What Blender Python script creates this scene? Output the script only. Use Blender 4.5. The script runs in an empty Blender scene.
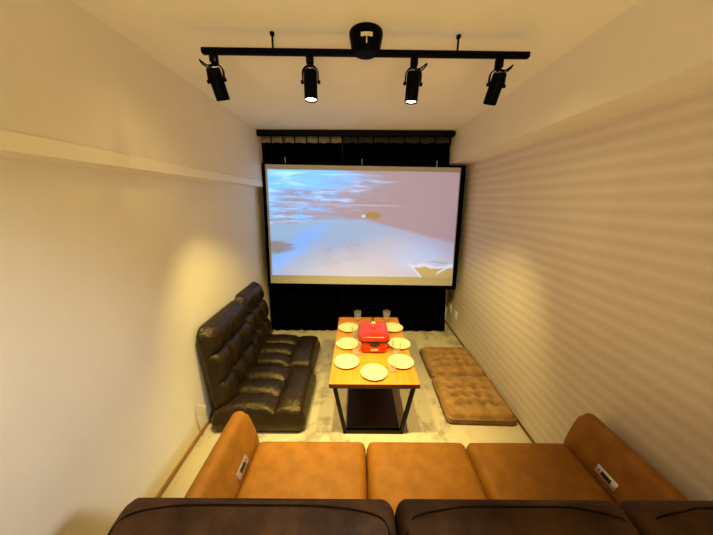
import bpy, bmesh, math, random
from mathutils import Vector, Matrix, noise
random.seed(7)
PI = math.pi
C = bpy.context.scene.collection
sc = bpy.context.scene

# ------------------------------------------------------------------ materials
class X:
    """tiny expression wrapper round Math nodes"""
    def __init__(s, nt, sock): s.nt, s.sock = nt, sock
    def _m(s, op, a, b=None, c=None, clamp=False):
        n = s.nt.nodes.new('ShaderNodeMath'); n.operation = op; n.use_clamp = clamp
        for i, v in enumerate((a, b, c)):
            if v is None: continue
            if isinstance(v, X): s.nt.links.new(v.sock, n.inputs[i])
            else: n.inputs[i].default_value = v
        return X(s.nt, n.outputs[0])
    def __add__(s, o): return s._m('ADD', s, o)
    __radd__ = __add__
    def __sub__(s, o): return s._m('SUBTRACT', s, o)
    def __rsub__(s, o): return s._m('SUBTRACT', o, s)
    def __mul__(s, o): return s._m('MULTIPLY', s, o)
    __rmul__ = __mul__
    def __truediv__(s, o): return s._m('DIVIDE', s, o)
    def pow(s, o): return s._m('POWER', s, o)
    def sin(s): return s._m('SINE', s)
    def abs(s): return s._m('ABSOLUTE', s)
    def max(s, o): return s._m('MAXIMUM', s, o)
    def min(s, o): return s._m('MINIMUM', s, o)
    def step(s, a, b):                      # smoothstep a..b
        n = s.nt.nodes.new('ShaderNodeMapRange'); n.interpolation_type = 'SMOOTHSTEP'
        s.nt.links.new(s.sock, n.inputs[0])
        flip = a > b
        if flip: a, b = b, a
        n.inputs[1].default_value = a; n.inputs[2].default_value = b
        n.inputs[3].default_value = 1 if flip else 0; n.inputs[4].default_value = 0 if flip else 1
        return X(s.nt, n.outputs[0])

def lin(c):
    return tuple((v/255/12.92 if v/255 <= .04045 else ((v/255+.055)/1.055)**2.4) for v in c) + (1,)

class Mat:
    def __init__(s, name, col, rough=.6, metal=0, spec=.5):
        s.m = bpy.data.materials.new(name); s.m.use_nodes = True
        s.nt = s.m.node_tree; s.b = s.nt.nodes['Principled BSDF']
        s.b.inputs['Base Color'].default_value = col
        s.b.inputs['Roughness'].default_value = rough
        s.b.inputs['Metallic'].default_value = metal
        s.b.inputs['Specular IOR Level'].default_value = spec
        s.tc = None
    def co(s, which='Object'):
        if not s.tc: s.tc = s.nt.nodes.new('ShaderNodeTexCoord')
        return s.tc.outputs[which]
    def mapped(s, scale, which='Object', loc=(0,0,0)):
        n = s.nt.nodes.new('ShaderNodeMapping'); n.inputs['Scale'].default_value = scale
        n.inputs['Location'].default_value = loc
        s.nt.links.new(s.co(which), n.inputs[0]); return n.outputs[0]
    def noise(s, scale, detail=4, rough=.5, vec=None, dist=0):
        n = s.nt.nodes.new('ShaderNodeTexNoise'); n.inputs['Scale'].default_value = scale
        n.inputs['Detail'].default_value = detail; n.inputs['Roughness'].default_value = rough
        n.inputs['Distortion'].default_value = dist
        s.nt.links.new(vec or s.co(), n.inputs['Vector']); return X(s.nt, n.outputs['Fac'])
    def xyz(s, vec=None):
        n = s.nt.nodes.new('ShaderNodeSeparateXYZ'); s.nt.links.new(vec or s.co(), n.inputs[0])
        return [X(s.nt, o) for o in n.outputs]
    def mix(s, f, a, b):
        n = s.nt.nodes.new('ShaderNodeMix'); n.data_type = 'RGBA'
        for i, v in ((0, f), (6, a), (7, b)):
            if isinstance(v, X): s.nt.links.new(v.sock, n.inputs[i])
            elif hasattr(v, 'is_linked'): s.nt.links.new(v, n.inputs[i])
            else: n.inputs[i].default_value = v
        return n.outputs[2]
    def color(s, sock): s.nt.links.new(sock, s.b.inputs['Base Color'])
    def bump(s, h, strength=.3, dist=.01):
        n = s.nt.nodes.new('ShaderNodeBump'); n.inputs['Strength'].default_value = strength
        n.inputs['Distance'].default_value = dist
        s.nt.links.new(h.sock, n.inputs['Height']); s.nt.links.new(n.outputs[0], s.b.inputs['Normal'])

def vary(name, c1, c2, scale, rough=.6, bscale=None, bstr=.2, metal=0, spec=.5, lo=.35, hi=.65, bd=.01):
    M = Mat(name, c1, rough, metal, spec)
    M.color(M.mix(M.noise(scale, 5).step(lo, hi), c1, c2))
    if bscale: M.bump(M.noise(bscale, 3), bstr, bd)
    return M.m

m_wall = vary('white_vinyl_wallpaper', (.80,.74,.60,1), (.83,.77,.63,1), 3, .75, 220, .25, bd=.003)
m_ceil = vary('white_ceiling_paper', (.82,.75,.60,1), (.85,.78,.63,1), 2, .8, 220, .25, bd=.003)
m_beam = vary('beam_wallpaper', (.80,.73,.60,1), (.83,.76,.63,1), 3, .75, 220, .25, bd=.003)
m_board = vary('cream_painted_board', (.90,.83,.62,1), (.92,.85,.65,1), 3, .5, 60, .1)
# ribbed patterned wallpaper on the right wall
M = Mat('ribbed_wallpaper', (.6,.5,.42,1), .7)
x, y, z = M.xyz()
w = M.noise(1.0, 2, vec=M.mapped((1, 2.2, 9)))
ph = z*(2*PI/.069) + (w-.5)*1.6
s1 = (ph.sin()*.5+.5).pow(1.2)
fl = M.noise(1.0, 3, .6, vec=M.mapped((30, 38, 75)))
fac = (s1*.62 + fl.step(.52, .72)*.32)
M.color(M.mix(fac, (.69,.59,.465,1), (.80,.72,.58,1)))
M.bump(s1, .12, .004)
m_rib = M.m
m_base = vary('pine_baseboard', (.40,.20,.07,1), (.32,.15,.05,1), 6, .45, 60, .1)
m_base2 = vary('dark_baseboard', (.22,.10,.035,1), (.16,.07,.025,1), 6, .45, 60, .1)
# carpet : beige rug with worn, mottled grey green patches
M = Mat('mottled_carpet', (.6,.5,.35,1), .95, spec=.15)
n1 = M.noise(2.6, 6, .65, dist=.6); n2 = M.noise(9, 5, .7, dist=.4); n3 = M.noise(160, 2)
patch = (n1*.6+n2*.4).step(.49, .60)
c = M.mix(patch*.95, (.52,.445,.32,1), (.245,.21,.15,1))
c = M.mix(n3*.35, c, (.52,.46,.35,1))
M.color(c); M.bump(n3 + n2*.5, .5, .01)
m_carpet = M.m
m_curtain = vary('black_curtain_cloth', (.0008,.0008,.001,1), (.0012,.0012,.0015,1), 40, 1, 300, .2, spec=.0)
m_tape = vary('pale_heading_tape', (.26,.22,.18,1), (.20,.17,.14,1), 30, .9)
m_tape2 = vary('dark_heading_tape', (.03,.026,.022,1), (.02,.018,.016,1), 30, .9)
m_black = vary('black_powder_coat', (.0010,.0010,.0012,1), (.0016,.0016,.002,1), 60, .5, 400, .1, spec=.03)
m_frame = vary('black_metal_frame', (.004,.0035,.003,1), (.006,.005,.0045,1), 40, .45, 300, .1, spec=.2)
m_rail = vary('black_rail', (.0015,.0015,.002,1), (.0025,.0025,.003,1), 40, .6, spec=.08)
m_border = vary('black_screen_border', (.0008,.0008,.001,1), (.0012,.0012,.0015,1), 40, 1, spec=.0)
m_cord = vary('white_cord', (.7,.7,.68,1), (.6,.6,.58,1), 40, .6)
m_tan = vary('tan_suede_leather', (.315,.122,.010,1), (.255,.097,.0075,1), 15, .6, 130, .2, spec=.25, bd=.004)
m_suede_shaded = vary('tan_suede_back_shaded', (.068,.030,.011,1), (.030,.014,.006,1), 9, .6, 90, .3, spec=.16, bd=.006)  # same tan suede as the seat, with the shade painted into its colour
m_pipe = vary('dark_piping', (.012,.006,.003,1), (.009,.0045,.0025,1), 20, .9, spec=.03)
m_silver = vary('brushed_silver', (.72,.70,.66,1), (.60,.58,.55,1), 80, .3, metal=.8)
m_slot = vary('black_plastic', (.01,.01,.01,1), (.015,.015,.015,1), 60, .35)
m_grip = vary('tan_seam', (.25,.08,.01,1), (.2,.06,.008,1), 20, .7)
# dark brown glossy leather
M = Mat('dark_brown_leather', (.03,.016,.009,1), .34, spec=.50)
n1 = M.noise(5, 4); n2 = M.noise(38, 4, .6, vec=M.mapped((1,1,1)), dist=1.2); n3 = M.noise(190, 2)
M.b.inputs['Specular Tint'].default_value = (1,.80,.50,1)
M.color(M.mix(n1.step(.35, .7), (.016,.009,.004,1), (.009,.005,.0022,1)))
M.bump(n2*1.0 + n3*.12, .50, .012)
m_leather = M.m
m_tag = vary('cream_care_label', (.72,.66,.50,1), (.64,.58,.43,1), 30, .7)
# corduroy floor cushions
M = Mat('brown_floor_cushion_cloth', (.24,.12,.04,1), .9, spec=.15)
n1 = M.noise(14, 4); n3 = M.noise(240, 2)
M.color(M.mix(n1.step(.3, .7), (.33,.185,.070,1), (.22,.118,.042,1))); M.bump(n3 + n1*.6, .4, .006)
m_zab = M.m
m_zabseam = vary('cushion_piping', (.20,.10,.035,1), (.16,.08,.03,1), 40, .9)
# wooden table top
M = Mat('oiled_wood_top', (.5,.2,.05,1), .42, spec=.35)
g = M.noise(1.0, 6, .6, vec=M.mapped((26, 2.2, 26)), dist=.8); g2 = M.noise(1.0, 3, vec=M.mapped((90, 4, 90)))
c = M.mix(g.step(.3, .7), (.62,.222,.018,1), (.46,.140,.010,1)); c = M.mix(g2*.35, c, (.66,.30,.035,1))
M.color(c); M.bump(g, .08, .004)
m_wood = M.m
m_edge = vary('dark_wood_edge', (.085,.034,.014,1), (.06,.022,.009,1), 20, .5)
m_shelf = vary('black_brown_board', (.016,.010,.006,1), (.011,.007,.0045,1), 12, .5, 80, .1)
m_plate = vary('white_ceramic_lamp_tint', (.68,.59,.29,1), (.71,.62,.32,1), 8, .35, spec=.3)  # white plates, the yellow cast of the lamps put into the colour
m_red = vary('red_enamel', (.74,.022,.002,1), (.66,.016,.0015,1), 8, .22, spec=.55)
m_grill = vary('black_grill_plate', (.012,.010,.010,1), (.018,.015,.015,1), 50, .4)
m_badge = vary('pale_badge', (.70,.45,.33,1), (.64,.40,.30,1), 40, .4)
m_knob = vary('pale_wood_knob', (.66,.42,.20,1), (.58,.36,.16,1), 30, .5)
m_plastic = vary('cream_plastic', (.88,.83,.70,1), (.85,.80,.67,1), 30, .4)
m_sticker = vary('silver_label', (.62,.50,.34,1), (.50,.40,.27,1), 90, .5)
m_door = vary('white_door_trim', (.7,.66,.58,1), (.66,.62,.55,1), 4, .5)
# glass
M = Mat('clear_glass', (.97,.98,.97,1), .03, spec=.5)
tr = M.nt.nodes.new('ShaderNodeBsdfTransparent'); tr.inputs[0].default_value = (.97,.975,.97,1)
gl = M.nt.nodes.new('ShaderNodeBsdfGlossy'); gl.inputs['Roughness'].default_value = .04
lw = M.nt.nodes.new('ShaderNodeLayerWeight'); lw.inputs[0].default_value = .14
ms_ = M.nt.nodes.new('ShaderNodeMixShader'); fn = X(M.nt, lw.outputs['Fresnel']).min(.4) * 1.0 + M.noise(3, 1)*.01
M.nt.links.new(fn.sock, ms_.inputs[0]); M.nt.links.new(tr.outputs[0], ms_.inputs[1]); M.nt.links.new(gl.outputs[0], ms_.inputs[2])
df = M.nt.nodes.new('ShaderNodeBsdfDiffuse'); df.inputs[0].default_value = (.9,.9,.88,1)
m2 = M.nt.nodes.new('ShaderNodeMixShader'); m2.inputs[0].default_value = .07
M.nt.links.new(ms_.outputs[0], m2.inputs[1]); M.nt.links.new(df.outputs[0], m2.inputs[2])
M.nt.links.new(m2.outputs[0], M.nt.nodes['Material Output'].inputs[0])
m_glass = M.m
# lit lamp lens
M = Mat('lit_lamp_lens', (1,.95,.85,1), .4)
M.b.inputs['Emission Color'].default_value = (1,.90,.68,1)
d = M.noise(20, 1); M.nt.links.new((d*1.0+5.0).sock, M.b.inputs['Emission Strength'])
m_lens = M.m

# ------------------------------------------------------------------ mesh helpers
def setup(o, label=None, cat=None, group=None, kind=None):
    if label: o['label'] = label
    if cat: o['category'] = cat
    if group: o['group'] = group
    if kind: o['kind'] = kind
    return o
def obj(name, bm, mats, parent=None, smooth=True, angle=42):
    bmesh.ops.recalc_face_normals(bm, faces=bm.faces)
    me = bpy.data.meshes.new(name)
    if smooth:
        for f in bm.faces: f.smooth = True
        ca = math.radians(angle)
        for e in bm.edges:
            if len(e.link_faces) == 2 and e.calc_face_angle(0) > ca: e.smooth = False
    bm.to_mesh(me); bm.free()
    for m in (mats if isinstance(mats, (list, tuple)) else [mats]): me.materials.append(m)
    o = bpy.data.objects.new(name, me); C.objects.link(o)
    if parent: o.parent = parent
    return o
def thing(name, loc, label, cat, group=None, rz=0):
    o = bpy.data.objects.new(name, None); C.objects.link(o); o.empty_display_size = .1
    o.location = loc; o.rotation_euler = (0, 0, rz)
    return setup(o, label, cat, group)
def struct(name, bm, m, smooth=False):
    return setup(obj(name, bm, m, smooth=smooth), kind='structure')
def copy_tree(o, parent=None):
    c = o.copy(); C.objects.link(c)
    if parent: c.parent = parent
    for ch in list(o.children): copy_tree(ch, c)
    return c
def NB(): return bmesh.new()
def box(bm, a, b, bev=0, seg=3, mi=0, M=None):
    r = bmesh.ops.create_cube(bm, size=1)
    vs = r['verts']
    for v in vs:
        v.co = Vector([a[i] + (v.co[i]+.5)*(b[i]-a[i]) for i in range(3)])
    fs = list({f for v in vs for f in v.link_faces})
    for f in fs: f.material_index = mi
    if bev:
        es = list({e for v in vs for e in v.link_edges})
        r = bmesh.ops.bevel(bm, geom=es, offset=bev, segments=seg, profile=.5, affect='EDGES')
        vs = list({v for f in r['faces'] for v in f.verts} | {v for v in vs if v.is_valid})
        for f in r['faces']: f.material_index = mi
    if M is not None:
        for v in vs: v.co = M @ v.co
    return vs
def prism(bm, pts, axis, a, b, mi=0):
    """extrude a 2D polygon along axis 0/1/2; pts are the other two coordinates in order"""
    def P(p, t):
        q = list(p); q.insert(axis, t); return Vector(q)
    A = [bm.verts.new(P(p, a)) for p in pts]; B = [bm.verts.new(P(p, b)) for p in pts]
    n = len(pts); fs = []
    ca = bm.faces.new(A); cb = bm.faces.new(B[::-1]); fs += [ca, cb]
    for i in range(n): fs.append(bm.faces.new((A[i], B[i], B[(i+1) % n], A[(i+1) % n])))
    for f in fs: f.material_index = mi
    return ca, cb
def lathe(bm, prof, n=40, loc=(0,0,0), M=None, mi=0):
    """prof : (r, z) list, closed with caps where r == 0"""
    rings = []
    for r, z in prof:
        if r < 1e-6: rings.append([bm.verts.new((0, 0, z))])
        else: rings.append([bm.verts.new((r*math.cos(2*PI*k/n), r*math.sin(2*PI*k/n), z)) for k in range(n)])
    for A, B in zip(rings, rings[1:]):
        for k in range(n):
            k2 = (k+1) % n
            if len(A) == 1 and len(B) == 1: continue
            if len(A) == 1: f = bm.faces.new((A[0], B[k], B[k2]))
            elif len(B) == 1: f = bm.faces.new((A[k], A[k2], B[0]))
            else: f = bm.faces.new((A[k], A[k2], B[k2], B[k]))
            f.material_index = mi
    vs = [v for R in rings for v in R]
    for v in vs:
        if M is not None: v.co = M @ v.co
        v.co += Vector(loc)
    return vs
def smoothpath(pts, n=8):
    P = [Vector(p) for p in pts]; out = []
    for i in range(len(P)-1):
        p0 = P[max(i-1, 0)]; p1 = P[i]; p2 = P[i+1]; p3 = P[min(i+2, len(P)-1)]
        for k in range(n):
            t = k/n
            out.append(.5*((2*p1)+(p2-p0)*t+(2*p0-5*p1+4*p2-p3)*t*t+(3*p1-p0-3*p2+p3)*t**3))
    return out + [P[-1]]
def tube(bm, pts, r, n=8, mi=0, closed=False):
    P = [Vector(p) for p in pts]; rings = []; N = len(P); up = None
    for i, p in enumerate(P):
        if closed: t = P[(i+1) % N] - P[i-1]
        else: t = P[min(i+1, N-1)] - P[max(i-1, 0)]
        t.normalize()
        if up is None:
            up = Vector((0,0,1)) if abs(t.z) < .9 else Vector((1,0,0))
        s = t.cross(up).normalized(); up = s.cross(t).normalized()
        rr = r[i] if isinstance(r, (list, tuple)) else r
        rings.append([bm.verts.new(p + rr*(math.cos(2*PI*k/n)*s + math.sin(2*PI*k/n)*up)) for k in range(n)])
    pairs = list(zip(rings, rings[1:])) + ([(rings[-1], rings[0])] if closed else [])
    for A, B in pairs:
        for k in range(n):
            f = bm.faces.new((A[k], A[(k+1) % n], B[(k+1) % n], B[k])); f.material_index = mi
    if not closed:
        bm.faces.new(rings[0][::-1]).material_index = mi; bm.faces.new(rings[-1]).material_index = mi
def bar(bm, p, q, w, d, up=(0,0,1), mi=0):
    """rectangular bar from p to q"""
    p, q = Vector(p), Vector(q); t = (q-p).normalized(); s = t.cross(Vector(up)).normalized(); u = s.cross(t)
    vs = [[bm.verts.new(e + a*s*w/2 + b*u*d/2) for a, b in ((-1,-1),(1,-1),(1,1),(-1,1))] for e in (p, q)]
    A, B = vs
    for f in [A[::-1], B] + [(A[k], A[(k+1) % 4], B[(k+1) % 4], B[k]) for k in range(4)]:
        bm.faces.new(f).material_index = mi
def pad(bm, W, L, hfun, r, M=None, nx=40, ny=40, rc=None, bulge=0.0, T=.1):
    """stuffed slab : outline W x L with rounded corners rc, top height hfun(u,v) in m rounding to the sides by r, flat bottom"""
    rc = rc or r
    def outline(x, y):              # squash the square grid into a rounded rectangle
        cx, cy = W/2, L/2; dx, dy = x-cx, y-cy
        ax, ay = abs(dx)-(cx-rc), abs(dy)-(cy-rc)
        if ax > 0 and ay > 0:
            m = max(ax, ay); d = math.hypot(ax, ay); k = m/d
            dx = math.copysign(cx-rc+ax*k, dx); dy = math.copysign(cy-rc+ay*k, dy)
        return cx+dx, cy+dy
    def samples(n, Lg):
        # denser at borders
        return [Lg*(.5-.5*math.cos(PI*i/n))*.45 + Lg*i/n*.55 for i in range(n+1)]
    xs, ys = samples(nx, W), samples(ny, L)
    V = {}
    for i, x in enumerate(xs):
        for j, y in enumerate(ys):
            d = min(x, W-x, y, L-y)
            t = max(0, 1-d/r)
            drop = (1-math.sqrt(max(0, 1-t*t)))
            h = hfun(x, y)
            ox, oy = outline(x, y)
            V[i, j] = bm.verts.new((ox, oy, h - min(h*.42, r)*drop))
    for i in range(nx):
        for j in range(ny): bm.faces.new((V[i,j], V[i+1,j], V[i+1,j+1], V[i,j+1]))
    loop = [V[i,0] for i in range(nx)] + [V[nx,j] for j in range(ny)] + [V[i,ny] for i in range(nx,0,-1)] + [V[0,j] for j in range(ny,0,-1)]
    cx, cy = W/2, L/2
    def ring(fz, k):
        out = []
        for v in loop:
            nrm = Vector((v.co.x-cx, v.co.y-cy, 0))
            sx = 1+k/max(cx, .01); sy = 1+k/max(cy, .01)
            out.append(bm.verts.new((cx+nrm.x*sx, cy+nrm.y*sy, v.co.z*fz)))
        return out
    rings = [loop, ring(.72, bulge), ring(.38, bulge), ring(.10, bulge*.3), ring(0, -.012)]
    n = len(loop)
    for A, B in zip(rings, rings[1:]):
        for k in range(n): bm.faces.new((A[k], B[k], B[(k+1) % n], A[(k+1) % n]))
    bm.faces.new(rings[-1][::-1])
    if M is not None:
        for v in bm.verts: v.co = M @ v.co
    return bm
def puff(s, e=3.0): return max(0., 1-abs(2*s-1)**e)
def basis(o, u, v, w):
    m = Matrix.Identity(4)
    for k, c in enumerate((u, v, w)):
        for i in range(3): m[i][k] = c[i]
    for i in range(3): m[i][3] = o[i]
    return m

# ------------------------------------------------------------------ the room
XL, XR, YB, YF, H = -1.10, 1.222, 3.40, -1.60, 2.316
bm = NB(); box(bm, (XL-.1, YF-.1, -.1), (XR+.1, YB+.1, 0)); struct('floor', bm, m_carpet)
bm = NB(); box(bm, (XL-.1, YF-.1, H), (XR+.1, YB+.1, H+.1)); struct('ceiling', bm, m_ceil)
bm = NB(); box(bm, (XL-.1, YF-.1, 0), (XL, YB+.1, H)); struct('wall_left', bm, m_wall)
bm = NB(); box(bm, (XR, YF-.1, 0), (XR+.1, YB+.1, H)); struct('wall_right', bm, m_rib)
bm = NB(); box(bm, (XL, YB, 0), (XR, YB+.1, H)); struct('wall_back', bm, m_wall)
bm = NB(); box(bm, (XL, YF-.1, 0), (XR, YF, H)); struct('wall_front', bm, m_wall)
bm = NB(); prism(bm, [(XL, H), (-1.036, H), (-1.036, 1.760), (XL, 1.742)], 1, YF, YB); struct('trim_1', bm, m_beam)
bm = NB(); box(bm, (-1.036, YF, 1.756), (-1.029, YB, 1.814), .0025, 2); struct('trim_3', bm, m_board)
bm = NB(); prism(bm, [(XR, H), (1.006, H), (1.006, 2.008), (XR, 2.008)], 1, YF, YB); struct('trim_2', bm, m_beam)
bm = NB(); box(bm, (XL, YF, 0), (XL+.009, YB, .038), .003, 2); struct('baseboard_left', bm, m_base)
bm = NB(); box(bm, (XR-.008, YF, 0), (XR, YB, .026), .003, 2); struct('baseboard_right', bm, m_base2)

# ------------------------------------------------------------------ curtain rail and curtains
rail = thing('curtain_rail', (-.03, 3.005, 2.316), 'black curtain rail with rounded ends fixed under the ceiling at the far end', 'curtain rail')
bm = NB(); box(bm, (-1.0, -.032, -.060), (1.005, .032, -.002), .020, 4); obj('rail', bm, m_rail, rail)
for sx in (-1.0, 1.005):
    bm = NB(); lathe(bm, [(0,-.030),(.022,-.028),(.030,-.012),(.030,.012),(.022,.028),(0,.030)], 20, (sx, 0, -.032), Matrix.Rotation(PI/2, 4, 'X')); obj('end_cap', bm, m_rail, rail)

def curtain(xt0, xt1, xb0, xb1, label, tape):
    root = thing('curtain', ((xt0+xt1)/2, 3.10, 0), label, 'curtain', 'black curtains behind the screen')
    cx = (xt0+xt1)/2; n = 150; rows = 26
    def pos(i, j):
        s = i/n; t = j/rows; z = .012 + t*2.200
        x = (xb0+(xb1-xb0)*s)*(1-t) + (xt0+(xt1-xt0)*s)*t
        ph = s*2*PI*8 + .5*math.sin(s*9)
        amp = .013*(1+.5*t) * (1+.25*math.sin(s*17+t*2))
        return Vector((x-cx+.010*math.sin(2*ph)*(1-t), amp*math.sin(ph), z))
    bm = NB(); V = [[bm.verts.new(pos(i, j)) for j in range(rows+1)] for i in range(n+1)]
    for i in range(n):
        for j in range(rows): bm.faces.new((V[i][j], V[i+1][j], V[i+1][j+1], V[i][j+1]))
    o = obj('cloth', bm, m_curtain, root); md = o.modifiers.new('thickness', 'SOLIDIFY'); md.thickness = .004
    bm = NB(); V = []
    for i in range(n+1):
        s = i/n; p = pos(i, rows); p.y *= .4
        V.append([bm.verts.new((p.x, p.y-.004, p.z-.002)), bm.verts.new((p.x, p.y-.004, 2.272))])
    for i in range(n): bm.faces.new((V[i][0], V[i+1][0], V[i+1][1], V[i][1]))
    o = obj('heading_tape', bm, tape, root); md = o.modifiers.new('thickness', 'SOLIDIFY'); md.thickness = .004
    k = 7
    for q in range(k+1):
        x = xt0+(xt1-xt0)*(q/k) - cx
        bm = NB(); bar(bm, (x, -.022, 2.195), (x, -.022, 2.278), .012, .008, (0,1,0)); obj('hook', bm, m_black, root)
    return root
curtain(-1.045, -.165, -1.085, -.165, 'black floor-length curtain on the left half of the rail with pale heading tape', m_tape)
curtain(-.158, .985, -.158, 1.115, 'black floor-length curtain on the right half of the rail with dark heading tape', m_tape2)

# ------------------------------------------------------------------ projection screen
scr = thing('projection_screen', (.055, 3.02, .60), 'white projection screen showing a pale blue beach and sky picture', 'projection screen')
O = Vector((.055, 3.02, .60))
TL, TR, BL, BR = Vector((-.992, 3.045, 1.987)), Vector((1.110, 3.045, 1.961)), Vector((-1.003, 2.975, .677)), Vector((1.108, 2.975, .656))
def quad_slab(tl, tr, bl, br, y0, th, nx=1, ny=1):
    bm = NB(); uvl = bm.loops.layers.uv.new('UVMap')
    def P(u, v, d): return (bl*(1-u)*(1-v) + br*u*(1-v) + tl*(1-u)*v + tr*u*v) - O + Vector((0, y0+d, 0))
    F = [[bm.verts.new(P(i/nx, j/ny, 0)) for j in range(ny+1)] for i in range(nx+1)]
    for i in range(nx):
        for j in range(ny):
            f = bm.faces.new((F[i][j], F[i+1][j], F[i+1][j+1], F[i][j+1]))
            for l, (a, b) in zip(f.loops, ((i,j),(i+1,j),(i+1,j+1),(i,j+1))): l[uvl].uv = (a/nx, b/ny)
    c = [F[0][0], F[nx][0], F[nx][ny], F[0][ny]]
    b = [bm.verts.new(P(u, v, th)) for u, v in ((0,0),(1,0),(1,1),(0,1))]
    bm.faces.new(b[::-1])
    sides = [[F[i][0] for i in range(nx+1)], [F[nx][j] for j in range(ny+1)], [F[i][ny] for i in range(nx,-1,-1)], [F[0][j] for j in range(ny,-1,-1)]]
    for k, sd in enumerate(sides): bm.faces.new(sd[::-1] + [b[k], b[(k+1) % 4]])
    return bm
e = .05
bm = quad_slab(TL+Vector((-.038,0,.016)), TR+Vector((.056,0,.022)), BL+Vector((-.038,0,-.05)), BR+Vector((.05,0,-.05)), 0, .010)
obj('border', bm, m_border, scr, smooth=False)
bm = quad_slab(TL, TR, BL, BR, -.004, .003, 12, 8)
# picture material : pale desert / beach picture thrown on the white cloth
M = Mat('projected_picture', (.47,.45,.40,1), .8, spec=.1)
u, v, _ = M.xyz(M.co('UV'))
inside = u.step(.008,.013)*u.step(.998,.993)*v.step(.070,.078)*v.step(.966,.960)
p = (u-.012)*(1/.983); q = (v*-1+.963)*(1/.888)
def nz(sx, sy, det=4, dist=0., seed=0, r=.55): return M.noise(1.0, det, r, vec=M.mapped((sx, sy, 1), 'UV', (seed, seed*.7, 0)), dist=dist)
cl = nz(3.2, 13, 5, 1.0, 3)
cl2 = nz(5, 30, 4, .6, 8)
fine = nz(9, 46, 4, .8, 5)
wat = nz(4, 14, 5, 1.6, 12)
CY = (.0,.50,1.25,1); WH = (.42,.85,1.35,1); MA = (.19,.14,.26,1); LB = (.10,.35,.66,1); LV = (.16,.23,.50,1); BLU = (.02,.34,1.05,1); TAN = (.16,.09,.02,1); MD = (.09,.07,.12,1)
# sky: cyan on the left, mauve to the right
skyx = (p + (cl-.5)*.55 + q*.35)
col = M.mix(skyx.step(.30,.62), CY, MA)
col = M.mix((cl2.step(.48,.70)*skyx.step(.75,.25)), col, WH)
# mauve cloud bands low in the sky on the left
mb = ((q + (cl-.5)*.10).step(.15,.22)) * fine.step(.36,.58) * (p + q*.6).step(.08,.26)
col = M.mix(mb*.9, col, MA)
# thin bright horizon line and land
hz = ((q - (.305 + p*.012)) *(1/.012)).abs().step(1.0,.2) * p.step(.05,.25) * p.step(.80,.55)
col = M.mix(hz*.75, col, (.26,.36,.62,1))
# lower part : wet sand, light blue
wl = (q + (wat-.5)*.07 - (.435 + (p-.5).max(0.0)*.42 - (p-.30).min(0.0)*.20))
sea = M.mix((p*.5 + q*.7 + (wat-.5)*.3).step(.42,.95), LB, LV)
st = ((q - .62 + p*1.55 - .12) + (wat-.5)*.25)
sm = st.step(.05,.13)*st.step(.36,.20)*q.step(.42,.60)*p.step(.62,.32)
sea = M.mix(sm*(.5+fine*.6), sea, BLU)
br = ((q-.72)*(1/.07)).pow(2.0) + ((p-.03)*(1/.11)).pow(2.0)
sea = M.mix((br + (fine-.5)*1.2).step(1.1,.3)*.8, sea, MD)
bl2 = ((q-.80)*(1/.16)).pow(2.0) + ((p-.80)*(1/.16)).pow(2.0)
sea = M.mix((br*0.0 + bl2 + (wat-.5)*1.5).step(1.3,.2)*.6, sea, (.05,.30,.78,1))
mud = nz(14, 22, 5, 1.2, 21)
ms = ((q-.80)*(1/.20)).pow(2.0) + ((p-.40)*(1/.14)).pow(2.0)
sea = M.mix(ms.step(1.1,.3)*mud.step(.52,.66)*.45, sea, MD)
col = M.mix(wl.step(-.012,.03), col, sea)
# little tan rock at the horizon
rk = ((q-.405 + (fine-.5)*.03)*(1/.036)).pow(2.0) + ((p-.552)*(1/.042)).pow(2.0)
col = M.mix(rk.step(1.15,.85)*q.step(.436,.428), col, TAN)
rf = ((q-.412)*(1/.016)).pow(2.0) + ((p-.503)*(1/.012)).pow(2.0)
col = M.mix(rf.step(1.0,.5)*.7, col, WH)
# tan rock with white foam edge in the lower right corner
edge = nz(16, 18, 3, .5, 31)
rr = (q - .915 + (edge-.5)*.10 + (p-.9).abs()*.10).step(-.012,.0) * (p - .80 - (q-.93)*.55 + (edge-.5)*.05).step(-.004,.006)
ff = (q - .890 + (edge-.5)*.10 + (p-.9).abs()*.10).step(-.012,.0) * (p - .785 - (q-.93)*.55 + (edge-.5)*.05).step(-.004,.006)
col = M.mix(ff*.8, col, (.34,.48,.86,1)); col = M.mix(rr, col, (.10,.07,.02,1))
f2 = ((q-.905 - (.965-p)*1.1)*(1/.018)).abs().step(1.0,.4)*p.step(.90,.93)
col = M.mix(f2*.8, col, (.34,.48,.80,1))
rip = ((q - .845 - (p-.9)*.25 + (edge-.5)*.03)*(1/.008)).abs().step(1.0,.3)*p.step(.86,.89)*p.step(.985,.96)
col = M.mix(rip*.8, col, (.0,.05,.18,1))
col = M.mix(inside, (0,0,0,1), col)
M.nt.links.new(col, M.b.inputs['Emission Color']); M.b.inputs['Emission Strength'].default_value = .36
obj('screen_surface', bm, M.m, scr, smooth=False)
for cxp, z0 in ((-.770, 2.030), (.047, 2.014), (.845, 1.998)):
    bm = NB(); tube(bm, [Vector((cxp, 3.036, z0-.030))-O, Vector((cxp, 3.03, z0+.008))-O, Vector((cxp+.001, 3.029, z0+.030))-O], .0028, 6); obj('hanging_cord', bm, m_cord, scr)
    bm = NB(); tube(bm, [Vector((cxp+.001, 3.029, z0+.030))-O, Vector((cxp+.002, 3.050, 2.250))-O], .003, 6); obj('hanging_cord', bm, m_black, scr)

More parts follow.
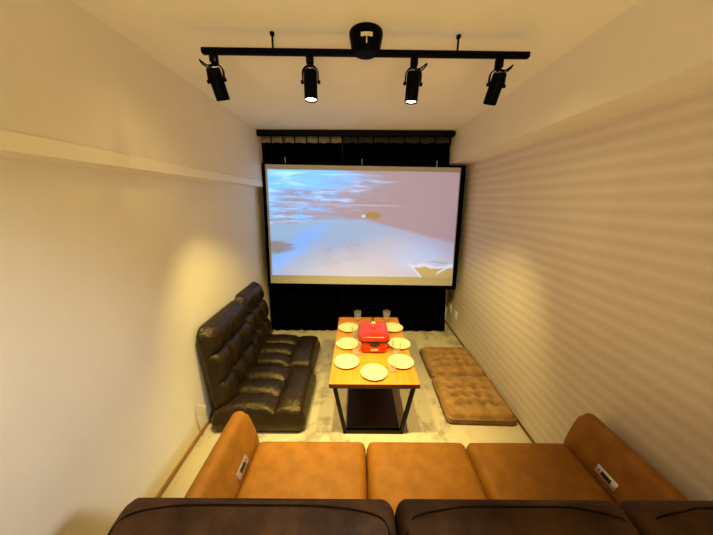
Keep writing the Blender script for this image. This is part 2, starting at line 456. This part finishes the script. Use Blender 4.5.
# ------------------------------------------------------------------ outlets and cable by the right corner
def outlet(y, z, label):
    t = thing('wall_outlet', (XR, y, z), label, 'outlet', 'outlets on the right wall')
    bm = NB(); box(bm, (-.008, -.035, -.058), (0, .035, .058), .003, 2); obj('cover_plate', bm, m_plastic, t)
    bm = NB(); box(bm, (-.011, -.012, -.034), (-.004, .012, .034), .002, 2); obj('socket_insert', bm, m_tag, t)
    return t
outlet(3.05, .242, 'cream double outlet low on the striped right wall, the one nearer the camera')
outlet(3.25, .257, 'cream outlet low on the striped right wall, the one nearer the curtain')
ta = thing('power_strip', (1.165, 3.33, .0), 'small grey plug tap on the floor between the curtain and the right wall', 'power strip')
bm = NB(); box(bm, (-.02, -.06, 0), (.02, .05, .03), .006, 3); obj('body', bm, m_plastic, ta)
bm = NB(); tube(bm, smoothpath([(0,.04,.028),(.005,.045,.12),(.02,.02,.2),(.015,-.01,.30)]), .005, 6); obj('cable', bm, m_cord, ta)

# ------------------------------------------------------------------ track light
trk = thing('ceiling_track', (.035, 1.37, H), 'long black lighting track hung from the ceiling by a round canopy and two rods', 'track light')
trk.rotation_euler = (0, math.radians(-.10), math.radians(1.3))
bm = NB(); box(bm, (-.715, -.012, -.082), (.727, .012, -.058), .005, 3); obj('track', bm, m_black, trk)
bm = NB(); lathe(bm, [(0,0),(.070,0),(.072,-.006),(.071,-.020),(.065,-.050),(.060,-.072),(.050,-.079),(.03,-.081),(0,-.082)], 48, (-.002, -.014, 0)); can = obj('canopy', bm, m_black, trk)
bm = NB()
def arc_patch(bm, r, a0, a1, z0, z1, cx, cy, n=12, th=.0012):
    A = []
    for k in range(n+1):
        a = a0+(a1-a0)*k/n
        A.append([bm.verts.new((cx+rr*math.cos(a), cy+rr*math.sin(a), zz)) for rr, zz in ((r, z0), (r, z1), (r+th, z1), (r+th, z0))])
    for P, Q in zip(A, A[1:]):
        for k in range(4): bm.faces.new((P[k], P[(k+1) % 4], Q[(k+1) % 4], Q[k]))
    bm.faces.new(A[0]); bm.faces.new(A[-1][::-1])
arc_patch(bm, .0675, -PI/2-.36, -PI/2+.36, -.046, -.030, -.002, -.014); s_ = obj('label_sticker', bm, m_sticker, can)
bm = NB(); tube(bm, [(-.002, -.0825, -.048), (-.002, -.0775, -.068)], .0018, 6); obj('pull_cord', bm, m_cord, can)
bm = NB(); tube(bm, [(-.003, -.060, -.077), (-.003, -.060, -.116)], .0022, 6); obj('cord_end', bm, m_black, can)
for x in (-.405, .402):
    bm = NB(); lathe(bm, [(0,0),(.010,0),(.010,-.010),(.0045,-.014),(.0045,-.058),(0,-.058)], 16, (x, -.005, 0)); obj('hanging_rod', bm, m_black, trk)

spots = []
def spotlight(x, y, tilt_f, tilt_s, yaw, label, cable_side, power, cone, blend):
    """tilt_f : radians forward (towards the screen); tilt_s : sideways (+ = towards +X)"""
    t = thing('track_spotlight', (x, y, 2.233), label, 'spotlight', 'spotlights on the ceiling track', yaw)
    bm = NB(); box(bm, (-.0155, -.014, -.034), (.0155, .014, .004), .003, 2); box(bm, (-.008,-.008,-.046), (.008,.008,-.028), .002, 2); obj('adapter', bm, m_black, t)
    # yoke : an arch over the can
    hw = .0345; zp = -.102
    pts = [(-hw, 0, zp-.004), (-hw, 0, -.075)] + [(-hw*math.cos(a), 0, -.068+.030*math.sin(a)) for a in [PI*k/14 for k in range(15)]] + [(hw, 0, -.075), (hw, 0, zp-.004)]
    R = Matrix.Rotation(-tilt_s*.55, 4, 'Y')
    bm = NB(); 
    for P, Q in zip(pts, pts[1:]):
        bar(bm, P, Q, .0055, .012, (0,1,0))
    for vtx in bm.verts: vtx.co = R @ (vtx.co - Vector((0,0,-.046))) + Vector((0,0,-.046))
    obj('yoke', bm, m_black, t, smooth=False)
    piv = R @ (Vector((0,0,zp)) - Vector((0,0,-.046))) + Vector((0,0,-.046))
    K = Matrix.Translation(piv) @ Matrix.Rotation(tilt_f, 4, 'X') @ Matrix.Rotation(-tilt_s, 4, 'Y')
    bm = NB(); lathe(bm, [(0,.048),(.024,.048),(.0285,.044),(.0295,.038),(.0295,-.072),(.0285,-.075),(.0265,-.074),(.0255,-.064),(0,-.064)], 32, M=K); c_ = obj('lamp_can', bm, m_black, t)
    for s in (-1, 1):
        bm = NB(); lathe(bm, [(0,-.006),(.007,-.006),(.008,0),(.007,.006),(0,.006)], 14, M=K @ Matrix.Translation((s*.037, 0, 0)) @ Matrix.Rotation(PI/2, 4, 'Y')); obj('pivot_knob', bm, m_black, t)
    bm = NB(); lathe(bm, [(0,-.0725),(.014,-.0720),(.0245,-.068),(.0245,-.0645),(0,-.0645)], 24, M=K); obj('lens', bm, m_lens, c_)
    if cable_side:
        s = cable_side
        bm = NB(); tube(bm, smoothpath([(0, .0, -.034), (s*.020, -.02, -.050), (s*.046, -.026, -.036), (s*.052, -.02, -.031), (s*.046, -.012, -.042), (s*.014, -.006, -.062), tuple(K @ Vector((0,0,.050)))]), .0034, 7); obj('cable', bm, m_black, t)
    L = bpy.data.lights.new('spot', 'SPOT'); L.energy = power; L.color = WARM; L.spot_size = cone; L.spot_blend = blend; L.shadow_soft_size = .018
    lo = bpy.data.objects.new('spot_lamp', L); C.objects.link(lo); lo.parent = t
    lo.matrix_local = K @ Matrix.Translation((0, 0, -.084))
    L2 = bpy.data.lights.new('spill', 'SPOT'); L2.energy = power*.14; L2.color = WARM; L2.spot_size = math.radians(150); L2.spot_blend = 1; L2.shadow_soft_size = .022
    l2 = bpy.data.objects.new('spill_lamp', L2); C.objects.link(l2); l2.parent = t; l2.matrix_local = lo.matrix_local
    return t
WARM = (1.0, .79, .26)
r = math.radians
spotlight(-.630, 1.352, r(22), r(6), 0, 'leftmost spotlight on the track, tilted so its lens is hidden, beside the left wall', -1, 48, r(80), .65)
spotlight(-.212, 1.362, r(-3), r(0), 0, 'second spotlight from the left, pointing straight down with its lit lens showing', 0, 50, r(72), 1)
spotlight(.250, 1.378, r(2), r(-3), 0, 'third spotlight from the left, lit lens showing and cable looping to its right', 1, 36, r(64), 1)
spotlight(.634, 1.390, r(26), r(-5), 0, 'rightmost spotlight on the track, tilted with its lens hidden, beside the striped wall', 1, 46, r(80), .65)

# ------------------------------------------------------------------ tan sofa in the foreground
sofa = thing('sofa', (.28, .7, 0), 'large tan suede three-seat sofa in the foreground, seen from behind its shaded backrest', 'sofa')
SO = Vector((.28, .7, 0))
def sobj(name, bm, m, parent=sofa, **k):
    for v in bm.verts: v.co -= SO
    return obj(name, bm, m, parent, **k)
bm = NB(); box(bm, (-.495, .36, .06), (1.055, 1.03, .30), .02, 3); sobj('base', bm, m_tan)
for fx in (-.57, 1.13):
    for fy in (.42, 1.0):
        bm = NB(); lathe(bm, [(0,0),(.022,0),(.026,.06),(0,.06)], 16, (fx, fy, 0)); sobj('foot', bm, m_slot)
XS = [-.498, .0505, .548, 1.058]
for k in range(3):
    x0, x1 = XS[k]+.002, XS[k+1]-.002; W = x1-x0; L = .622
    def hf(a, b, W=W, L=L):
        return .176 + .012*puff(a/W, 4)*puff(b/L, 4)
    bm = NB(); pad(bm, W, L, hf, .042, Matrix.Translation((x0, .475, .278)), 36, 40, rc=.03, bulge=.002); sobj('seat_cushion', bm, m_tan)
def arm(side):
    # profile across the sofa (X, Z), inner side first
    prof = [(-.492,.05),(-.492,.40),(-.497,.455),(-.508,.505),(-.523,.555),(-.536,.588)]
    for k in range(1, 8):
        a = PI*.05 + PI*.9*k/8
        prof.append((-.572 + .036*math.cos(a), .588 + .034*math.sin(a)))
    prof += [(-.610,.586),(-.632,.545),(-.648,.49),(-.656,.42),(-.658,.05)]
    if side > 0: prof = [(2*.2815 - x - .002, z) for x, z in prof]
    bm = NB(); ca, cb = prism(bm, prof, 1, .34, 1.102)
    es = [e for e in cb.edges if max(v.co.z for v in e.verts) > .2]
    bmesh.ops.bevel(bm, geom=es, offset=.024, segments=4, profile=.5, affect='EDGES')
    a = sobj('armrest', bm, m_tan, angle=55)
    # recliner control plate on the inner face
    if side < 0:
        n = Vector((.93, 0, .36)).normalized(); c0 = Vector((-.5030, .925, .476)); hl, hh = .049, .020
    else:
        n = Vector((-.93, 0, .36)).normalized(); c0 = Vector((1.0655, .885, .482)); hl, hh = .047, .019
    uy = Vector((0,1,0)); vz = n.cross(uy) if side > 0 else uy.cross(n)*1
    if vz.z < 0: vz = -vz
    T = basis(c0, uy, vz, n)
    bm = NB(); box(bm, (-hl,-hh,-.004), (hl,hh,.005), .0025, 2, 0, T)
    box(bm, (-hl*.50,-hh*.55,.004), (hl*.45,hh*.40,.0065), .001, 1, 1, T)
    box(bm, (hl*.62,-hh*.25,.004), (hl*.75,hh*.25,.006), .001, 1, 1, T)
    for v in bm.verts: v.co -= SO
    p_ = obj('control_plate', bm, [m_silver, m_slot], a); p_['label'] = 'silver plate with black buttons'
arm(-1); arm(1)
def back(x0, x1, ro=.030, tilt=0, ptop=.880):
    d = ptop-.872
    prof = [(.545,.40),(.568,.55),(.570,.72),(.562,.80),(.550,.842),(.534,.864),(.516,.873),(.500,.8735),(.470,.868),(.43,.852),(.385,.822),(.345,.77),(.320,.68),(.305,.55),(.30,.40),(.30,.07),(.36,.06),(.545,.06)]
    bm = NB(); ca, cb = prism(bm, [(a, b+d) for a, b in prof], 0, x0, x1)
    es = [e for c in (ca, cb) for e in c.edges if max(v.co.z for v in e.verts) > .5]
    bmesh.ops.bevel(bm, geom=es, offset=ro, segments=6, profile=.5, affect='EDGES')
    for v in bm.verts:      # crown the top a little and dip towards the corners
        if v.co.z > .6:
            s = (v.co.x-(x0+x1)/2)/((x1-x0)/2); v.co.z -= (.002*abs(s)**2+.026*abs(s)**5) * min(1, (v.co.z-.6)/.2)
    o = sobj('back_cushion', bm, m_suede_shaded, angle=60)
    w = (x1-x0)/2; cx = (x0+x1)/2
    rear = [(.302,.50),(.318,.68),(.343,.77),(.383,.822),(.425,.850)]
    sd = w-.016
    half = [(sd, yy, zz-.012) for yy, zz in rear] + [(sd-.003, .456, .840), (sd-.014, .480, .850), (sd-.040, .491, .8575), (sd-.10, .4955, .8680), (sd*.45, .4975, .8750), (0, .4975, .8760)]
    pts = [(cx-a, b, c_+d) for a, b, c_ in half] + [(cx+a, b, c_+d) for a, b, c_ in half[-2::-1]]
    bm = NB(); tube(bm, smoothpath(pts, 4), .0024, 6); 
    for v in bm.verts: v.co -= SO
    obj('piping', bm, m_pipe, o)
back(-.605, .101); back(.104, .696); back(.699, 1.212)

# ------------------------------------------------------------------ brown leather floor chairs along the left wall
def floor_chair(y0, label, xoff=0, seed=0, boff=.045, blen=.55):
    t = thing('floor_chair', (-.70+xoff, y0, 0), label, 'floor chair', 'leather floor chairs by the left wall')
    rnd = random.Random(seed); Wd = .55
    # seat pad : local x from the wall outwards
    X0, X1 = -.34, .312; W = X1-X0
    split = W-.215
    cells = [(.03, split, Wd*k/3, Wd*(k+1)/3) for k in range(3)] + [(split, W, 0, Wd)]
    def hs(a, b):
        for c0, c1, d0, d1 in cells:
            if c0 <= a <= c1 and d0 <= b <= d1:
                p = puff((a-c0)/(c1-c0), 2.6)**.55 * puff((b-d0)/(d1-d0), 2.6)**.55
                wr = noise.noise(Vector((a*26+seed, b*15, 0)))*.005*(1-p*.5)
                return .150 + .054*p + wr
        return .158
    bm = NB(); pad(bm, W, Wd, hs, .035, Matrix.Translation((X0, 0, 0)), 64, 60, rc=.05, bulge=.014)
    obj('seat', bm, m_leather, t)
    # backrest : u along the wall, v up, w away from the wall
    up = Vector((-.105, 0, .9945)).normalized(); nn = Vector((.9945, 0, .105)).normalized()
    Hh = .66
    T = basis((-.325, boff, .115), (0,1,0), up, nn)
    rows = [(0, .235, 3), (.235, .455, 3), (.455, Hh, 1)]
    def hb(a, b):
        for r0, r1, nc in rows:
            if r0 <= b <= r1:
                k = min(nc-1, int(a/blen*nc)); s = a/blen*nc-k
                q_ = puff((b-r0)/(r1-r0), 2.4)**.55
                p = puff(s, 2.8 if nc > 1 else 6)**.5*q_
                wr = 0
                if nc == 1: wr = .006*math.sin(a*75+seed)*max(0, 1-abs((b-.50)/.07))
                wr += noise.noise(Vector((a*24+seed*3, b*18, 2)))*.004
                base = .066 - .018*max(0, (b-.40)/.26)
                return base + (.062 if nc > 1 else .060)*p + wr
        return .07
    bm = NB(); pad(bm, blen, Hh, hb, .055, T, 60, 72, rc=.085, bulge=.006)
    bk = obj('backrest', bm, m_leather, t)
    return t
fc = floor_chair(1.565, 'dark brown tufted leather floor chair nearer the tan sofa, cream tag at its back corner', .012, 1, .045, .61)
bm = NB(); box(bm, (-.026, -.002, -.034), (.030, .002, .040), .001, 1, 0, Matrix.Translation((-.372, -.045, .225)) @ Matrix.Rotation(.25, 4, 'Z') @ Matrix.Rotation(.22, 4, 'Y')); tg = obj('care_tag', bm, m_tag, fc); tg['label'] = 'cream fabric care label'
floor_chair(2.135, 'dark brown tufted leather floor chair farther back, beside the black curtain', -.026, 5, .100, .53)

# ------------------------------------------------------------------ floor cushions along the right wall
def zabuton(x, y, rz, label, seed, W=.50, L=.46):
    t = thing('floor_cushion', (x, y, 0), label, 'floor cushion', 'brown floor cushions by the right wall', rz)
    bx = [W*k for k in (.22,.405,.595,.78)]; by = [L*k for k in (.24,.43,.62)]
    def h(a, b):
        e = min(a, W-a, b, L-b)
        z = .088 + .014*min(1, e/.12)
        for j, yy in enumerate(by):
            for i, xx in enumerate(bx):
                d2 = (a-xx)**2 + (b-yy)**2
                z -= .034*math.exp(-d2/(2*.016**2))
            # scalloped pleats between buttons
            s = (a-bx[0])/(bx[1]-bx[0]); k = s-math.floor(s)
            env = 1 if bx[0]-.03 < a < bx[-1]+.03 else max(0, 1-min(abs(a-bx[0]), abs(a-bx[-1]))/.09)
            yl = yy + .020*math.sin(PI*k)*(1 if bx[0] < a < bx[-1] else 0)
            z -= .024*math.exp(-((b-yl)/.014)**2)*env
        return z + noise.noise(Vector((a*12+seed, b*12, seed)))*.005
    bm = NB(); pad(bm, W, L, h, .045, Matrix.Translation((-W/2, -L/2, 0)), 72, 72, rc=.04, bulge=.016)
    cu = obj('cover', bm, m_zab, t)
    for yy in by:
        for xx in bx:
            bm = NB(); lathe(bm, [(0,.006),(.006,.005),(.009,0),(.006,-.003),(0,-.004)], 10, (xx-W/2, yy-L/2, .052)); obj('button', bm, m_zabseam, t)
    pts = []
    hw, hl, rc = W/2+.013, L/2+.013, .04
    for sx, sy, a0 in ((1,-1,-PI/2),(1,1,0),(-1,1,PI/2),(-1,-1,PI)):
        for k in range(6):
            a = a0 + PI/2*k/5; pts.append((sx*(hw-rc)+rc*math.cos(a), sy*(hl-rc)+rc*math.sin(a), .047+.002*math.sin(a*5+seed)))
    bm = NB(); tube(bm, pts, .004, 6, closed=True); obj('piping', bm, m_zabseam, t)
    return t
zabuton(.943, 1.885, r(-1.5), 'brown tufted floor cushion nearer the tan sofa, by the striped wall', 1, .49, .47)
zabuton(.948, 2.385, r(.5), 'brown tufted floor cushion farther from the sofa, by the striped wall', 4, .49, .45)

# ------------------------------------------------------------------ low table
tab = thing('low_table', (.121, 2.058, 0), 'low dining table with orange wood top and black trapezoid metal legs', 'table')
TZ = .431; T0 = Vector((.128, 2.05, 0))
bm = NB(); box(bm, (-.305, -.525, TZ-.034), (.305, .525, TZ), .003, 2)
for f in bm.faces:
    f.normal_update()
    if abs(f.normal.z) < .5: f.material_index = 1
obj('tabletop', bm, [m_wood, m_edge], tab)
for yy in (-.485, .485):
    bm = NB()
    a, b, c, d = (-.272, yy, TZ-.045), (-.198, yy, .011), (.198, yy, .011), (.272, yy, TZ-.045)
    bar(bm, a, (-.200, yy, .0), .022, .030, (0,1,0)); bar(bm, d, (.200, yy, .0), .022, .030, (0,1,0))
    bar(bm, (-.21, yy, .011), (.21, yy, .011), .030, .022, (0,0,1)); bar(bm, (-.283, yy, TZ-.044), (.283, yy, TZ-.044), .030, .020, (0,0,1))
    for v in bm.verts: v.co.z = max(v.co.z, .0)
    obj('leg_frame', bm, m_frame, tab, smooth=False)
bm = NB(); box(bm, (-.188, -.475, .022), (.188, .475, .040), .003, 2); obj('lower_shelf', bm, m_shelf, tab)

# plates
def plate_mesh():
    bm = NB()
    lathe(bm, [(0,.004),(.050,.004),(.054,0),(.058,.0005),(.062,.005),(.085,.010),(.0935,.0155),(.0945,.0175),(.0930,.0180),(.084,.0135),(.066,.0095),(.060,.0082),(0,.0078)], 48)
    return bm
plates = [((.123,1.645), 'white dinner plate at the near end of the table, closest to the tan sofa'),
          ((-.074,1.772), 'white dinner plate in the left row on the table, nearest of three'),
          ((-.077,2.032), 'white dinner plate in the left row on the table, middle of three'),
          ((-.079,2.322), 'white dinner plate in the left row on the table, farthest of three'),
          ((.334,1.775), 'white dinner plate in the right row on the table, nearest of three'),
          ((.360,2.035), 'white dinner plate in the right row on the table, middle of three'),
          ((.346,2.327), 'white dinner plate in the right row on the table, farthest of three')]
p0 = None
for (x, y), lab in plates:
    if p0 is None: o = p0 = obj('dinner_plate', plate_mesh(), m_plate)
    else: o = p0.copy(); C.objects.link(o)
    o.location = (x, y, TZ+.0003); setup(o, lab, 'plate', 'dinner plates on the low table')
# glasses
def glass_mesh():
    bm = NB()
    lathe(bm, [(0,0),(.026,0),(.029,.003),(.0335,.055),(.0385,.098),(.0382,.0995),(.0368,.0985),(.0315,.055),(.027,.012),(.020,.009),(0,.009)], 40)
    return bm
glasses = [((.010,2.50), 'clear drinking glass at the far left corner of the table by the curtain'),
           ((.303,2.51), 'clear drinking glass at the far right corner of the table by the curtain'),
           ((-.010,2.165), 'clear drinking glass left of the red hot plate, between the far and middle plates'),
           ((-.004,1.892), 'clear drinking glass left of the red hot plate, between the middle and near plates'),
           ((.318,1.905), 'clear drinking glass just right of the red hot plate front corner'),
           ((.256,1.682), 'clear drinking glass between the near end plate and the nearest right plate')]
g0 = None
for (x, y), lab in glasses:
    if g0 is None: o = g0 = obj('drinking_glass', glass_mesh(), m_glass)
    else: o = g0.copy(); C.objects.link(o)
    o.location = (x, y, TZ+.0003); setup(o, lab, 'glass', 'drinking glasses on the low table')

# red hot plate
hp = thing('hot_plate', (.142, 2.055, TZ), 'red electric hot plate with lidded black pan in the middle of the table', 'hot plate')
def rrect(bm, levels, n=8):
    """stack of rounded rectangles : (half width, half length, corner, z)"""
    rings = []
    for hw, hl, rc, z in levels:
        R = []
        for sx, sy, a0 in ((1,-1,-PI/2),(1,1,0),(-1,1,PI/2),(-1,-1,PI)):
            for k in range(n+1):
                a = a0 + PI/2*k/n; R.append(bm.verts.new((sx*(hw-rc)+rc*math.cos(a), sy*(hl-rc)+rc*math.sin(a), z)))
        rings.append(R)
    N_ = len(rings[0])
    for A, B in zip(rings, rings[1:]):
        for k in range(N_): bm.faces.new((A[k], A[(k+1) % N_], B[(k+1) % N_], B[k]))
    bm.faces.new(rings[0][::-1]); bm.faces.new(rings[-1])
bm = NB(); rrect(bm, [(.090,.142,.03,.008),(.102,.156,.035,.012),(.106,.160,.037,.030),(.107,.161,.037,.078),(.103,.157,.035,.085)]); obj('body', bm, m_red, hp)
bm = NB(); rrect(bm, [(.080,.135,.03,.0),(.092,.150,.035,.002),(.092,.150,.035,.011)]); obj('base_ring', bm, m_grill, hp)
bm = NB(); rrect(bm, [(.104,.146,.035,.083),(.122,.152,.042,.092),(.126,.156,.044,.102),(.125,.155,.044,.106)]); 
obj('grill_pan', bm, m_grill, hp)
bm = NB(); rrect(bm, [(.121,.151,.045,.105),(.122,.152,.045,.112),(.119,.149,.044,.128),(.111,.141,.042,.138),(.092,.122,.038,.145),(.06,.085,.03,.149),(.02,.04,.015,.1505)]); ld = obj('lid', bm, m_red, hp)
bm = NB(); lathe(bm, [(0,.150),(.013,.151),(.010,.158),(.009,.163),(.017,.170),(.020,.178),(.016,.186),(0,.189)], 24, (.0, .03, 0)); k_ = obj('lid_knob', bm, [m_knob], ld); k_['label'] = 'pale round knob'
bm = NB(); lathe(bm, [(0,.148),(.017,.148),(.017,.153),(0,.155)], 20, (0, .03, 0)); obj('knob_collar', bm, m_slot, ld)
bm = NB(); box(bm, (-.030, -.1640, .026), (.030, -.157, .044), .002, 2); b_ = obj('badge', bm, m_badge, hp); b_['label'] = 'pale metal badge'
bm = NB(); prism(bm, [(-.044,.086),(-.022,.068),(.022,.068),(.044,.086),(.044,.092),(-.044,.092)], 1, -.1650, -.150); obj('pan_lip', bm, m_grill, hp)
bm = NB(); tube(bm, smoothpath([(.0,.15,.045),(-.006,.185,.070),(-.016,.215,.110),(-.006,.235,.135),(.008,.245,.095),(.004,.275,.030),(-.01,.31,.005),(.02,.40,.0045),(.03,.470,.0045),(.033,.522,.0045)]), .0042, 8); obj('power_cord', bm, m_slot, hp)
bm = NB(); tube(bm, smoothpath([(.100,-.02,.02),(.112,-.06,.012),(.120,-.075,.005),(.126,-.085,.0045)]), .0045, 8); obj('plug_lead', bm, m_slot, hp)

# ------------------------------------------------------------------ light from behind the camera, world
def spot(name, loc, tgt, power, color, size, blend, soft):
    L = bpy.data.lights.new(name, 'SPOT'); L.energy = power; L.color = color; L.spot_size = size; L.spot_blend = blend; L.shadow_soft_size = soft
    o = bpy.data.objects.new(name, L); C.objects.link(o); o.location = loc
    o.rotation_euler = (Vector(tgt)-Vector(loc)).to_track_quat('-Z', 'Y').to_euler(); return o
spot('ceiling_downlight', (.86, -.14, 2.02), (-1.10, .42, .50), 42, (.97,.98,1.0), r(62), 1, .08)
w = bpy.data.worlds.new('world'); sc.world = w; w.use_nodes = True
w.node_tree.nodes['Background'].inputs[0].default_value = (.8,.75,.7,1); w.node_tree.nodes['Background'].inputs[1].default_value = .05

L = bpy.data.lights.new('ceiling_fill', 'AREA'); L.energy = 7; L.spread = r(90); L.color = (1.0,.80,.38); L.size = 1.4  # added fill from behind the camera, brightens the ceiling; no lamp stands there
o = bpy.data.objects.new('ceiling_fill', L); C.objects.link(o); o.location = (.06, -1.45, 1.2); o.rotation_euler = (r(118), 0, 0)

# ------------------------------------------------------------------ camera
p_, y_, r_ = map(math.radians, (14.18, -.11, .27))
cy, sy = math.cos(y_), math.sin(y_)
f0 = Vector((sy, cy, 0)); r0 = Vector((cy, -sy, 0)); u0 = Vector((0,0,1))
f = f0*math.cos(p_) - u0*math.sin(p_); uu = u0*math.cos(p_) + f0*math.sin(p_)
rt = r0*math.cos(r_) + uu*math.sin(r_); up = uu*math.cos(r_) - r0*math.sin(r_)
cam = bpy.data.cameras.new('camera'); cam.sensor_width = 36; cam.lens = 267/713*36; cam.clip_start = .05
co = bpy.data.objects.new('camera', cam); C.objects.link(co)
m = basis((0,0,1.62), rt, up, -f); co.matrix_world = m
sc.camera = co
vs = sc.view_settings; vs.view_transform = 'Standard'; vs.look = 'None'; vs.gamma = 1; vs.exposure = 1.44; vs.use_curve_mapping = False
sc.cycles.max_bounces = 10; sc.cycles.diffuse_bounces = 6; sc.cycles.transmission_bounces = 10
sc.cycles.use_denoising = True
